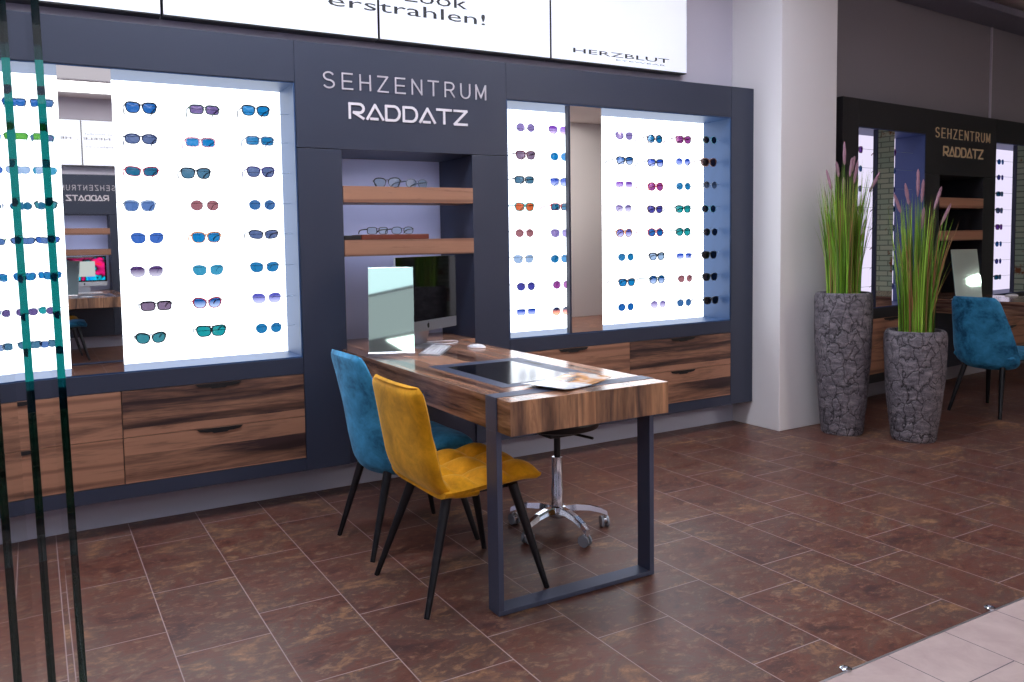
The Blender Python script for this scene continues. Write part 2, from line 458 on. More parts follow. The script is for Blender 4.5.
# ------------------------------------------------------------------ lettering
def stroke(bm, pts, t, y0, y1, mi=0):
    for a, b in zip(pts, pts[1:]):
        a = Vector((a[0], a[1])); b = Vector((b[0], b[1])); d = (b-a)
        if d.length < 1e-6: continue
        d.normalize(); n = Vector((-d.y, d.x))*t/2; e = d*t*.35
        q = [a-e-n, b+e-n, b+e+n, a-e+n]
        prism(bm, [(p.x, p.y) for p in q], 'y', y0-len(bm.verts)*1.2e-6, y1, mi)
def arc(cx, cy, rx, ry, a0, a1, n=10):
    return [(cx+rx*math.cos(math.radians(a0+(a1-a0)*i/n)), cy+ry*math.sin(math.radians(a0+(a1-a0)*i/n))) for i in range(n+1)]
THIN = {
 'S': [arc(.5, .76, .42, .24, 30, 180, 8)+arc(.5, .76, .42, .26, 180, 270, 4)[1:]+arc(.5, .25, .45, .25, 90, -150, 12)[1:]],
 'E': [[(.95, 1), (.08, 1), (.08, 0), (.97, 0)], [(.08, .5), (.88, .5)]],
 'H': [[(.05, 0), (.05, 1)], [(.95, 0), (.95, 1)], [(.05, .5), (.95, .5)]],
 'Z': [[(.05, 1), (.95, 1), (.05, 0), (.98, 0)]],
 'N': [[(.05, 0), (.05, 1), (.95, 0), (.95, 1)]],
 'T': [[(0, 1), (1, 1)], [(.5, 1), (.5, 0)]],
 'R': [[(.06, 0), (.06, 1), (.55, 1)]+arc(.55, .74, .38, .26, 90, -90, 10)+[(.06, .48)], [(.55, .48), (.96, 0)]],
 'U': [[(.05, 1), (.05, .35)]+arc(.5, .35, .45, .35, 180, 360, 10)+[(.95, 1)]],
 'M': [[(0, 0), (0, 1), (.5, .12), (1, 1), (1, 0)]],
}
WIDE = {
 'R': [[(.04, 0), (.04, 1), (.66, 1)]+arc(.66, .70, .28, .30, 90, -90, 8)+[(.30, .40), (.92, 0)]],
 'A': [[(-.02, 0), (.5, 1), (1.02, 0)], [(.22, .02), (.66, .02)]],
 'D': [[(.04, 0), (.04, 1), (.55, 1)]+arc(.55, .5, .40, .5, 90, -90, 12)+[(.04, 0)]],
 'T': [[(.0, 1), (1, 1)], [(.5, 1), (.5, 0)]],
 'Z': [[(.04, 1), (.96, 1), (.06, 0), (.98, 0)]],
}
def word(bm, text, font, x0, x1, z0, h, t, gap, y0=-.005, y1=.0005):
    n = len(text); w = (x1-x0-gap*(n-1))/n
    for i, ch in enumerate(text):
        ox = x0+i*(w+gap)
        for pl in font[ch]:
            stroke(bm, [(ox+p[0]*w, z0+p[1]*h) for p in pl], t, y0, y1)

def text_mesh(name, body, x0, x1, z0, z1, y, mat, parent, thick=.0012):
    """flat lettering fitted into a rectangle on a plane facing -y"""
    cu = bpy.data.curves.new('lettering', 'FONT'); cu.body = body; cu.resolution_u = 2
    t = bpy.data.objects.new('lettering', cu); COL.objects.link(t)
    bpy.context.view_layer.update()
    dg = bpy.context.evaluated_depsgraph_get()
    me = bpy.data.meshes.new_from_object(t.evaluated_get(dg))
    bpy.data.objects.remove(t)
    bm = BM(); bm.from_mesh(me)
    xs = [v.co.x for v in bm.verts]; ys = [v.co.y for v in bm.verts]
    ax, bx, ay, by = min(xs), max(xs), min(ys), max(ys)
    fs = list(bm.faces)
    r = bmesh.ops.extrude_face_region(bm, geom=fs)
    top = {g for g in r['geom'] if isinstance(g, bmesh.types.BMVert)}
    for v in bm.verts:
        X = x0+(v.co.x-ax)/(bx-ax)*(x1-x0); Z = z0+(v.co.y-ay)/(by-ay)*(z1-z0)
        v.co = Vector((X, y-(thick if v in top else 0), Z))
    return obj(name, bm, mat, parent)

# ------------------------------------------------------------------ display cabinets
ROWS = [1.90, 1.762, 1.615, 1.467, 1.320, 1.169, 1.014, .870]
D = .40
def handle(par, cx, z, name='handle', hw=.105):
    bm = BM()
    prof = [(-hw, 0), (-hw+.012, -.012), (-hw+.045, -.017), (-.04, -.017), (-.03, -.023), (.03, -.023), (.04, -.017), (hw-.045, -.017), (hw-.012, -.012), (hw, 0)]
    prism(bm, [(cx+a, z+b) for a, b in prof], 'y', -.006, .004)
    return obj(name, bm, M['black'], par)

def cabinet(F, o0, o1, label, mirrors, drawers, cap=None, cap_left=None, woods=('woodx', 'woodx2'), group=None, zt=2.246, dim=False):
    """wall display cabinet: lit panel behind a frame, sliding mirror, wooden drawers below"""
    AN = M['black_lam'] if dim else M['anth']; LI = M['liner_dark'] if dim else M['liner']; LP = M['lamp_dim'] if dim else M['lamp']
    ax = (o0+o1)/2
    root = thing('display_cabinet', label, 'display cabinet', F.pt(ax, 0), F.rz, group)
    X0, X1 = o0-ax, o1-ax
    bm = BM(); box(bm, X0, X1, .021, D, .168, .722)
    obj('body', bm, M['anth_dark'], root)
    bm = BM(); box(bm, X0, X1, 0, D, 2.05, zt, .0012); obj('fascia', bm, AN, root)
    bm = BM(); box(bm, X0, X1, 0, .02, .647, .725, .001); box(bm, X0, X1, .02, .252, .7225, .725)
    obj('sill', bm, AN, root)
    bm = BM(); box(bm, X0, X1, 0, .02, .165, .229, .001); obj('lower_rail', bm, AN, root)
    bm = BM(); box(bm, X0+.008, X1-.008, .232, .25, .734, 2.042); obj('light_panel', bm, LP, root)
    bm = BM()
    box(bm, X0, X1, .004, .25, 2.043, 2.0495); box(bm, X0, X1, .004, .25, .7255, .732)
    box(bm, X0, X0+.007, .004, .25, .732, 2.043); box(bm, X1-.007, X1, .004, .25, .732, 2.043)
    obj('liner', bm, LI, root)
    for c in (cap, cap_left):
        if c:
            bm = BM(); box(bm, c[0]-ax+.0015, c[1]-ax-.002, 0, D, .165, zt, .0012); obj('end_panel', bm, AN, root)
    for m0, m1, edge in mirrors:
        bm = BM(); box(bm, m0-ax, m1-ax, .002, .018, .733, 2.042)
        mr = obj('mirror', bm, M['mirror'], root)
        if edge:
            bm = BM(); box(bm, m0-ax-.014, m0-ax-.0005, .0, .03, .733, 2.042); obj('mirror_edge', bm, M['anth_dark'], mr)
    for z in ROWS:
        bm = BM(); tube(bm, [(X0+.008, .094, z+.010), (X1-.008, .094, z+.010)], .0016, 6); obj('rail', bm, M['rail'], root)
    for i, (d0, d1) in enumerate(drawers):
        for z0, z1 in ((.4385, .6445), (.2315, .4355)):
            bm = BM(); box(bm, d0-ax+.0018, d1-ax-.0018, -.001, .019, z0, z1, .0008)
            d = obj('drawer', bm, M[woods[(i) % 2]], root)
            handle(d, (d0+d1)/2-ax+.005, z1-.001)
    return root

def tower(F, label, group=None, dim=False, small=False):
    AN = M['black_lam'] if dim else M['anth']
    ax = 1.7425
    root = thing('tower_cabinet', label, 'cabinet', F.pt(ax, 0), F.rz, group)
    L, R, a0, a1 = 1.1495-ax, 2.3355-ax, 1.375-ax, 2.115-ax
    bm = BM(); box(bm, L, R, 0, D, 1.742, 2.246, .0012)
    fa = obj('fascia', bm, AN, root)
    a_, b_, z_, h_ = (1.289, 1.93, 2.045, .062) if small else (1.289, 2.203, 2.036, .074)
    bm = BM(); word(bm, 'SEHZENTRUM', THIN, a_-ax, b_-ax, z_, h_, .0072, (b_-a_)*.0394); obj('lettering', bm, M['gold'] if dim else M['silver'], fa)
    a_, b_, z_, h_ = (1.375, 1.87, 1.915, .062) if small else (1.419, 2.087, 1.896, .070)
    bm = BM(); word(bm, 'RADDATZ', WIDE, a_-ax, b_-ax, z_, h_, .0125, (b_-a_)*.024); obj('lettering', bm, M['gold'] if dim else M['letter'], fa, label='white wide lettering')
    for x0, x1 in ((L, a0), (a1, R)):
        bm = BM(); box(bm, x0, x1, 0, D, .165, 1.739, .0012); obj('side_panel', bm, AN, root)
    bm = BM(); box(bm, a0+.001, a1-.001, .012, .03, .165, .634); obj('front_panel', bm, M['anth_dark'], root)
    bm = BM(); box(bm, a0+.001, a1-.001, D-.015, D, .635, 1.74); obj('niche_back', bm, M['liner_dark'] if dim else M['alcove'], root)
    for z0, z1 in ((1.480, 1.562), (1.212, 1.294)):
        bm = BM(); box(bm, a0+.002, a1-.001, -.004, .21, z0, z1, .0012); sh = obj('shelf', bm, M['woodx'], root)
        if not dim:
            bm = BM(); box(bm, a0+.03, a1-.03, .2105, .216, z0+.03, z0+.052); obj('fill_strip', bm, M['niche_fill'], sh)  # added behind the shelf, unseen, to brighten the niche back
    return root

MC = 'of the illuminated eyewear cabinets'
cabinet(MAIN, -.57, 1.148, 'wall-hung anthracite cabinet with glowing sunglasses display and wooden drawers, left of the lettered tower',
        [(.128, .337, False)], [(-.57, .319), (.319, 1.148)], cap_left=(-.777, -.57))
tower(MAIN, 'anthracite tower with pale shop lettering and two wooden shelves above the wooden desk')
cabinet(MAIN, 2.337, 4.055, 'wall-hung anthracite cabinet with glowing sunglasses display between lettered tower and white pillar',
        [(2.765, 2.992, True)], [(2.337, 3.198), (3.198, 4.055)], cap=(4.055, 4.262))
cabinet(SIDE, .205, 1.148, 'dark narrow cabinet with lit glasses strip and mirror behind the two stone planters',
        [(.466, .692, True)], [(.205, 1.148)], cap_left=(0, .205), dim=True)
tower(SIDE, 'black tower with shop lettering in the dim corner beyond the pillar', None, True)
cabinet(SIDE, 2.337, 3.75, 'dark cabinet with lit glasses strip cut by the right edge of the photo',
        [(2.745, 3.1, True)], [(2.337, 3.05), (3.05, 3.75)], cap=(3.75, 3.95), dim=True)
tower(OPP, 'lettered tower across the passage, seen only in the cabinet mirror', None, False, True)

bm = BM(); box(bm, -.57, 4.262, 3.874, 3.8875, 0, .163, .001); st('baseboard_back', bm, M['plinth'])

# ------------------------------------------------------------------ lit sign panels above
def sign(F, x0, x1, z0, z1, label, texts=(), group=None):
    ax = (x0+x1)/2
    r = thing('light_box', label, 'light box sign', F.pt(ax, .183, z0), F.rz, group)
    bm = BM(); box(bm, x0-ax+.002, x1-ax-.002, -.064, 0, 0, z1-z0); obj('casing', bm, M['black'], r)
    bm = BM(); box(bm, x0-ax+.005, x1-ax-.005, -.068, -.0645, .006, z1-z0-.006)
    f = obj('face', bm, M['signlit'], r)
    for body, a, b, c, d, m in texts:
        text_mesh('lettering', body, a-ax, b-ax, c-z0, d-z0, -.0684, M[m], f)
    return r
SG = 'lit sign panels above the main cabinets'
sign(MAIN, -.49, .573, 2.325, 2.93, 'white lit sign panel, first from the left above the left cabinet')
sign(MAIN, .577, 1.638, 2.325, 2.93, 'white lit sign panel with the start of a slogan, above drawers left of tower', [('ers', 1.368, 1.628, 2.466, 2.503, 'print')])
sign(MAIN, 1.642, 2.717, 2.325, 2.93, 'white lit sign panel with black slogan ending in an exclamation mark',
     [('trahlen!', 1.645, 2.278, 2.466, 2.524, 'print'), ('Look', 1.79, 2.165, 2.538, 2.60, 'print')])
sign(MAIN, 2.721, 3.782, 2.325, 2.93, 'white lit sign panel marked HERZBLUT, nearest the pillar',
     [('HERZBLUT', 2.878, 3.629, 2.378, 2.404, 'print'), ('EYEWEAR', 3.20, 3.60, 2.358, 2.366, 'print2')])
oppx = lambda x: OPP.ox-x
sign(OPP, oppx(.636), oppx(-.42), 2.366, 2.955, 'lit sign panel with small print, left one seen in the mirror', [('.. HEI BER', oppx(.60), oppx(.15), 2.70, 2.73, 'print')])
sign(OPP, oppx(1.70), oppx(.640), 2.366, 2.955, 'lit sign panel with small print, right one seen in the mirror',
     [('DO NEELE', oppx(1.2), oppx(.66), 2.70, 2.73, 'print'), ('Marco model', oppx(1.2), oppx(.68), 2.765, 2.785, 'print2'), ('sunglasses', oppx(1.1), oppx(.68), 2.60, 2.62, 'print2')])

# ------------------------------------------------------------------ spectacles
SH = dict(way=(.052, .041), rect=(.053, .034), round=(.051, .045), avi=(.057, .046), cat=(.050, .040), sport=(.057, .035), oval=(.054, .036), browline=(.050, .040), shield=(.056, .043))
def outline(sh, n=22):
    w, h = SH[sh]; a, b = w/2, h/2; P = []
    e = dict(way=.68, rect=.5, round=1.0, avi=.82, cat=.8, sport=.7, oval=.8, browline=.8, shield=.6)[sh]
    for i in range(n):
        t = 2*PI*i/n; c, s = math.cos(t), math.sin(t)
        x = a*math.copysign(abs(c)**e, c); z = b*math.copysign(abs(s)**e, s)
        k = z/b
        if sh in ('way', 'browline'): x *= 1+.13*k; z += .0015*(x/a)*(k > 0)
        if sh == 'cat': x *= 1+.10*k; z += .004*(x/a)*(1 if k > 0 else .3)
        if sh in ('avi', 'shield'): x = x*(1+.10*k)-(.004*(k < 0)*(-k)); z += .002*(x/a)*k
        if sh == 'sport': z += .003*(x/a); x *= 1+.05*k
        P.append((x, z))
    return P     # outer side is +x
def glasses(name, label, loc, sh, fr, le, scale=1.0, rz=0, group=None, clear=False, parent_only=False):
    root = thing(name, label, 'sunglasses' if not clear else 'eyeglasses', loc, rz, group)
    root.scale = (scale,)*3
    fm = frame_mat(fr); lm = M['clearlens'] if clear else lens_mat(le)
    thin = fr in ('silver', 'gold', 'bronze') or (sh in ('avi', 'round') and fr not in ('orange', 'red', 'maroon', 'brown', 'dark green'))
    t = .0015 if thin else (.0042 if sh != 'sport' else .0034)
    if clear: t = .0024
    P = outline(sh); w = SH[sh][0]; cx = w/2+(.0095 if thin else .008 if sh != 'shield' else .0055)
    Y = lambda x: 1.3*x*x
    bm = BM()
    for sg in (-1, 1):
        inn = [(sg*(cx+x), z) for x, z in P]
        out = []
        n = len(P)
        for i in range(n):
            tx = P[(i+1) % n][0]-P[i-1][0]; tz = P[(i+1) % n][1]-P[i-1][1]; l = math.hypot(tx, tz) or 1
            q = 1.9 if (sh == 'browline' and P[i][1] > 0) else (1.45 if (not thin and P[i][1] > 0) else 1)
            out.append((sg*(cx+P[i][0]+tz/l*t*q), P[i][1]-tx/l*t*q))
        dz = .002 if not thin else .001
        R = [[bm.verts.new((x, Y(x)+d, z)) for x, z in ring] for ring, d in ((out, -dz), (out, dz), (inn, dz), (inn, -dz))]
        for a in range(4):
            A, B = R[a], R[(a+1) % 4]
            for i in range(n): bm.faces.new((A[i], A[(i+1) % n], B[(i+1) % n], B[i]))
    zb = SH[sh][1]*.26
    g = cx-w/2+.001
    tube(bm, [(-g, 0, zb), (-g*.4, -.001, zb+.003), (g*.4, -.001, zb+.003), (g, 0, zb)], max(t*.62, .0013), 6)
    if sh in ('avi', 'shield') : tube(bm, [(-g-.008, 0, zb+.011), (0, 0, zb+.0115), (g+.008, 0, zb+.011)], .0011 if sh == 'avi' else .003, 6)
    obj('frame', bm, fm, root, smooth=True)
    for sg in (-1, 1):
        bm = BM()
        vs = [bm.verts.new((sg*(cx+x*1.01), Y(cx+x), z*1.01)) for x, z in P]
        c = bm.verts.new((sg*cx, Y(cx)-.0008, 0))
        for i in range(len(P)): bm.faces.new((c, vs[i], vs[(i+1) % len(P)]))
        obj('lens', bm, lm, root, smooth=True)
    hx = cx+w/2+t; hz = SH[sh][1]*.25
    for sg in (-1, 1):
        bm = BM()
        tr = .0019 if thin else .0034
        tube(bm, [(sg*(hx-.001), Y(hx), hz), (sg*(hx+.003), Y(hx)+.006, hz), (sg*(hx+.002), .06, hz-.001), (sg*(hx-.002), .095, hz-.003), (sg*(hx-.005), .116, hz-.009), (sg*(hx-.009), .132, hz-.022)], [tr, tr, tr*.9, tr*.9, tr*1.1, tr*.8], 6)
        obj('temple', bm, fm, root, smooth=True)
    return root

ORD = ['top', 'second', 'third', 'fourth', 'fifth', 'sixth', 'seventh', 'bottom']
NAMESH = dict(way='square', rect='rectangular', round='round', avi='aviator', cat='cat-eye', sport='wraparound', oval='oval', browline='browline', shield='shield')
LN = dict(blue='blue', slate='slate blue', teal='teal', steel='steel blue', cobalt='cobalt', plum='plum', mauve='mauve', seagreen='sea green', violet='violet', azure='azure', bluegrey='blue-grey', rosebrown='rose-brown', aqua='aqua', turquoise='turquoise', cerulean='blue', steelblue='steel blue', violetblue='violet-blue', lilac='lilac', orange='orange', paleblue='pale blue', indigo='indigo', royalblue='royal blue', purple='purple', magenta='magenta', sunset='dark-to-coral', lime='lime', navy='navy', brown='brown', grey='grey', charcoal='charcoal')
GL = {
'L1': [(0.464, 1.898, 'way', 'black', 'blue'), (0.458, 1.76, 'oval', 'navy', 'slate'), (0.456, 1.616, 'sport', 'crimson', 'teal'), (0.441, 1.462, 'way', 'clear', 'steel'), (0.467, 1.318, 'avi', 'silver', 'cobalt'), (0.458, 1.167, 'avi', 'silver', 'plum-'), (0.492, 1.009, 'rect', 'black', 'mauve'), (0.463, 0.864, 'cat', 'black', 'seagreen')],
'L2': [(0.74, 1.906, 'rect', 'dark green', 'violet'), (0.716, 1.756, 'rect', 'pink', 'azure'), (0.69, 1.613, 'way', 'black', 'bluegrey'), (0.725, 1.466, 'round', 'black', 'rosebrown'), (0.726, 1.317, 'way', 'orange', 'azure'), (0.729, 1.165, 'avi', 'silver', 'aqua'), (0.719, 1.011, 'cat', 'crimson', 'blue-'), (0.732, 0.878, 'shield', 'black', 'turquoise')],
'L3': [(0.979, 1.916, 'way', 'black', 'azure'), (0.994, 1.775, 'rect', 'grey', 'cerulean'), (0.993, 1.627, 'way', 'purple', 'slate'), (0.995, 1.47, 'round', 'blue', 'steelblue'), (0.997, 1.328, 'sport', 'black', 'slate'), (0.996, 1.171, 'avi', 'bronze', 'cerulean'), (1.001, 1.02, 'avi', 'silver', 'violetblue-'), (1.006, 0.874, 'round', 'silver', 'cerulean')],
'F1': [(0.07, 1.894, 'way', 'navy', 'steelblue'), (0.065, 1.747, 'rect', 'teal', 'slate'), (0.068, 1.608, 'avi', 'teal', 'aqua'), (0.065, 1.464, 'way', 'black', 'seagreen'), (0.065, 1.315, 'sport', 'navy', 'cobalt'), (0.066, 1.165, 'rect', 'blue', 'azure'), (0.057, 1.015, 'round', 'grey', 'turquoise'), (0.056, 0.868, 'way', 'silver', 'steel')],
'F2': [(-0.034, 1.891, 'way', 'navy', 'blue'), (-0.034, 1.751, 'rect', 'green', 'lime'), (-0.033, 1.61, 'avi', 'silver', 'paleblue'), (-0.029, 1.459, 'round', 'black', 'teal'), (-0.029, 1.312, 'sport', 'black', 'steel'), (-0.029, 1.16, 'cat', 'blue', 'cerulean'), (-0.028, 1.011, 'round', 'purple', 'plum2'), (-0.024, 0.87, 'avi', 'black', 'bluegrey')],
'F3': [(-0.135, 1.885, 'way', 'black', 'azure'), (-0.135, 1.746, 'rect', 'blue', 'teal'), (-0.135, 1.607, 'avi', 'silver', 'cobalt'), (-0.135, 1.459, 'round', 'black', 'slate'), (-0.137, 1.314, 'way', 'green', 'seagreen'), (-0.139, 1.164, 'cat', 'blue', 'turquoise'), (-0.143, 1.014, 'round', 'purple', 'violet'), (-0.139, 0.87, 'avi', 'black', 'steelblue')],
'R1': [(2.516, 1.916, 'round', 'grey', 'lilac'), (2.514, 1.76, 'way', 'maroon', 'mauve'), (2.503, 1.62, 'rect', 'black', 'bluegrey'), (2.502, 1.467, 'way', 'turquoise', 'orange'), (2.5, 1.319, 'round', 'pink', 'rosebrown'), (2.491, 1.171, 'avi', 'gold', 'paleblue'), (2.505, 1.013, 'round', 'black', 'indigo'), (2.505, 0.866, 'rect', 'silver', 'royalblue-')],
'R2': [(2.743, 1.913, 'avi', 'silver', 'purple-'), (2.748, 1.76, 'round', 'silver', 'azure'), (2.746, 1.613, 'way', 'white', 'royalblue-'), (2.75, 1.468, 'rect', 'red', 'teal'), (2.751, 1.316, 'avi', 'silver', 'lilac'), (2.743, 1.166, 'round', 'grey', 'cerulean'), (2.755, 1.013, 'round', 'silver', 'magenta'), (2.75, 0.857, 'round', 'black', 'sunset-')],
'S1': [(3.235, 1.903, 'avi', 'silver', 'lilac'), (3.239, 1.752, 'way', 'black', 'blue-'), (3.233, 1.608, 'rect', 'silver', 'purple-'), (3.227, 1.462, 'round', 'grey', 'lilac-'), (3.231, 1.311, 'round', 'orange', 'violetblue-'), (3.244, 1.163, 'round', 'silver', 'cerulean'), (3.25, 1.006, 'way', 'brown', 'azure'), (3.242, 0.854, 'round', 'silver', 'blue')],
'S2': [(3.48, 1.894, 'round', 'brown', 'cerulean'), (3.486, 1.746, 'way', 'black', 'royalblue-'), (3.485, 1.598, 'round', 'red', 'magenta'), (3.481, 1.456, 'cat', 'brown', 'indigo'), (3.484, 1.312, 'round', 'red', 'blue'), (3.494, 1.16, 'browline', 'black', 'paleblue'), (3.496, 1.014, 'round', 'dark green', 'blue-'), (3.506, 0.856, 'round', 'silver', 'lilac-')],
'S3': [(3.721, 1.9, 'way', 'maroon', 'magenta'), (3.717, 1.76, 'round', 'silver', 'royalblue-'), (3.721, 1.605, 'round', 'black', 'cerulean'), (3.718, 1.459, 'way', 'dark green', 'turquoise'), (3.718, 1.313, 'round', 'dark green', 'turquoise'), (3.727, 1.158, 'rect', 'silver', 'royalblue-'), (3.735, 1.012, 'round', 'pink', 'rosebrown'), (3.727, 0.856, 'round', 'silver', 'steelblue')],
'S4': [(3.952, 1.909, 'round', 'teal', 'navy'), (3.944, 1.763, 'avi', 'brown', 'brown'), (3.956, 1.617, 'round', 'grey', 'grey-'), (3.945, 1.462, 'round', 'teal', 'navy'), (3.96, 1.31, 'round', 'black', 'navy'), (3.949, 1.159, 'way', 'black', 'charcoal'), (3.956, 1.014, 'way', 'black', 'navy'), (3.967, 0.858, 'way', 'black', 'charcoal')],
}
WHERE = {'L1': 'left column of the big left light wall', 'L2': 'middle column of the big left light wall', 'L3': 'right column of the big left light wall',
 'F1': 'first column left of the wall mirror', 'F2': 'second column left of the wall mirror', 'F3': 'at the left photo edge',
 'R1': 'first column right of the tower', 'R2': 'second column right of the tower',
 'S1': 'first column right of the right mirror', 'S2': 'second column right of the right mirror', 'S3': 'third column right of the right mirror', 'S4': 'last column before the pillar'}
for tg, lst in GL.items():
    for i, (x, z, sh, fr, le) in enumerate(lst):
        lab = f"{LN.get(le.rstrip('-'), 'plum')} {NAMESH[sh]} sunglasses, {ORD[i]} row, {WHERE[tg]}"
        glasses('sunglasses', lab, (x, 3.785, z), sh, fr, le, .68 if tg[0] == 'F' else 1.03 if tg[0] == 'L' else 1.0, 0, 'sunglasses on the lit walls')

cyc = [('way', 'black', 'slate'), ('round', 'navy', 'blue'), ('rect', 'black', 'teal'), ('way', 'maroon', 'purple'), ('round', 'black', 'indigo')]
for cx_, wh in ((.345, 'narrow lit strip behind the tall planter'), (.81, 'dim blue recess behind the planters'), (2.47, 'lit strip at the right edge'), (2.63, 'lit strip at the far right, second column')):
    for i, z in enumerate(ROWS):
        sh, fr, le = cyc[(i*3+int(cx_*10)) % 5]
        glasses('sunglasses', f"{LN[le]} {NAMESH[sh]} glasses, {ORD[i]} row, {wh}", SIDE.pt(cx_, .081, z), sh, fr, le, 1.0, SIDE.rz, 'glasses in the dim corner display')

# eyeglasses and tray on the tower shelves
glasses('eyeglasses', 'black wire eyeglasses at the left on the upper shelf', (1.62, 3.715, 1.562+.020), 'browline', 'black', '', 1.1, math.radians(-24), None, True)
glasses('eyeglasses', 'thin eyeglasses with greenish lenses at the right on the upper shelf', (1.80, 3.735, 1.562+.021), 'oval', 'grey', '', 1.1, math.radians(14), None, True)
bm = BM(); box(bm, -.19, .19, -.07, .07, 0, .026, .003); box(bm, -.28, -.192, -.068, .07, 0, .022, .003, 1)
t_ = obj('tray', bm, [M['tray'], M['black']]); t_.location = (1.665, 3.79, 1.2945)
tag(t_, 'red-brown leather tray with black end on the lower tower shelf', 'tray')
glasses('eyeglasses', 'black half-rim eyeglasses at the left end of the brown tray', (1.575, 3.745, 1.3205+.019), 'rect', 'black', '', .93, math.radians(4), None, True)
glasses('eyeglasses', 'black half-rim eyeglasses at the right on the brown tray', (1.715, 3.745, 1.3205+.019), 'oval', 'black', '', .93, math.radians(-4), None, True)

# ------------------------------------------------------------------ desk
def desk(F, label):
    cx = 1.682
    r = thing('desk', label, 'desk', F.pt(cx, -.8), F.rz)
    X = lambda x: x-cx
    Yo = .8
    bm = BM()
    fs = box(bm, X(1.343), X(2.021), -1.571+Yo, -.0055+Yo, .636, .75, .0015)
    box(bm, X(1.380), X(2.110), -.0055+Yo, .38+Yo, .636, .7499)
    bm.normal_update()
    for f in bm.faces:
        if f.normal.y < -.8 and f.calc_center_median().y < -.7: f.material_index = 1
    obj('tabletop', bm, [M['woody'], M['woodz']], r)
    y0, y1 = -1.489+Yo, -1.421+Yo
    bm = BM(); box(bm, X(1.3435), X(2.0205), y0, y1, .7503, .7514); obj('inlay_strap', bm, M['steel'], r)
    for a, b, c, d in ((1.3385, 1.3595, 1.3385, 1.3428), (2.0045, 2.0255, 2.0212, 2.0255)):
        bm = BM(); box(bm, X(a), X(b), y0, y1, .0185, .635, .0012); box(bm, X(c), X(d), y0, y1, .635, .7514)
        obj('leg', bm, M['steel'], r)
    bm = BM(); box(bm, X(1.3385), X(2.0255), y0, y1, .003, .0185, .0012); obj('foot_bar', bm, M['steel'], r)
    bm = BM()
    for fx in (1.37, 2.0):
        for fy in (y0+.012, y1-.012): box(bm, X(fx)-.012, X(fx)+.012, fy-.008, fy+.008, 0, .0032)
    obj('foot_pad', bm, M['black'], r)
    bm = BM(); box(bm, X(1.457), X(1.905), -1.344+Yo, -.747+Yo, .7502, .7510); fr = obj('screen_surround', bm, M['steel'], r)
    bm = BM(); box(bm, X(1.510), X(1.822), -1.294+Yo, -.820+Yo, .7511, .7518); obj('built_in_screen', bm, M['deskglass'], r, label='black glass screen set flush in the desktop')
    bm = BM(); box(bm, X(1.862), X(1.885), -.98+Yo, -.86+Yo, .7511, .7516); obj('slot', bm, M['black'], fr)
    return r
desk(MAIN, 'striped oak desk with dark steel legs and a black screen set into its top')
desk(SIDE, 'oak desk in the dim corner beside the blue chair')
desk(OPP, 'oak desk across the passage, seen in the cabinet mirror')

def desk_mirror(loc, rz, label, w=.215, h=.40):
    r = thing('desk_mirror', label, 'mirror', loc, rz)
    bm = BM(); prism(bm, [(-.03, 0), (.055, 0), (.055, .004), (-.004, .020), (-.024, .020), (-.03, .014)], 'x', -w/2, w/2)
    obj('base', bm, M['alu'], r)
    bm = BM(); box(bm, -w/2+.001, w/2-.001, -.004, .004, 0, h, .0008)
    m = obj('mirror_pane', bm, M['mirrorgreen'], r); m.location = (0, -.012, .0185); m.rotation_euler = (math.radians(-13), 0, 0)
    return r
desk_mirror((1.468, 3.360, .75), math.radians(-26), 'tilted desk mirror with silver base on the near desk, left of the keyboard')
desk_mirror((6.45, 3.53, .75), math.radians(-32), 'tilted mirror on the dim corner desk, behind the shorter planter', .2, .385)
desk_mirror((.36, -2.60, .75), math.radians(205), 'desk mirror on the opposite desk, seen in the cabinet mirror')

def computer(loc, rz, label, on=False, s=1.0):
    """all-in-one computer; screen faces local -y, origin under the screen's middle"""
    r = thing('computer', label, 'computer', loc, rz)
    W = .264
    bm = BM()
    prism(bm, [(-W, .080), (W, .080), (W, .455), (-W, .455)], 'y', -.003, .006)
    obj('body', bm, M['alu'], r)
    bm = BM(); prism(bm, [(-.10, .10), (.10, .10), (.16, .25), (.10, .43), (-.10, .43), (-.16, .25)], 'y', .006, .024); obj('rear_shell', bm, M['alu'], r)
    sm = M['screen']
    bm = BM(); box(bm, -W+.001, W-.001, -.0045, -.0031, .134, .454); sc = obj('screen', bm, sm, r)
    bm = BM(); box(bm, -W+.001, W-.001, -.005, -.0031, .081, .1335, .0005); ch = obj('chin', bm, M['alu'], r)
    # bitten-apple mark
    bm = BM(); pts = []
    for i in range(24):
        a = 2*PI*i/24; rr = .0115*(1-.10*math.cos(2*a)+.06*math.sin(3*a))
        x, z = rr*math.cos(a)*.95, rr*math.sin(a)
        d = math.hypot(x-.0125, z-.001)
        if d < .0065: x = .0125-.0065*(1 if True else 0)*((.0125-x)/max(d, 1e-5))
        pts.append((x, .107+z))
    prism(bm, pts, 'y', -.0056, -.0049)
    prism(bm, [(.0, .121), (.003, .120), (.006, .125), (.002, .1245)], 'y', -.0056, -.0049)
    obj('logo', bm, M['black'], ch)
    bm = BM(); prism(bm, [(.012, .16), (.030, .16), (.075, .004), (.060, .004)], 'x', -.07, .07)
    box(bm, -.085, .085, -.055, .095, 0, .004, .001)
    obj('stand', bm, M['alu'], r)
    if on:
        bm = BM(); box(bm, -W+.022, W-.022, -.0058, -.0047, .152, .436); obj('display', bm, M['desktop'], sc)
        bm = BM(); box(bm, -.13, .09, -.0066, -.0059, .20, .39); obj('window', bm, M['window'], sc)
    return r
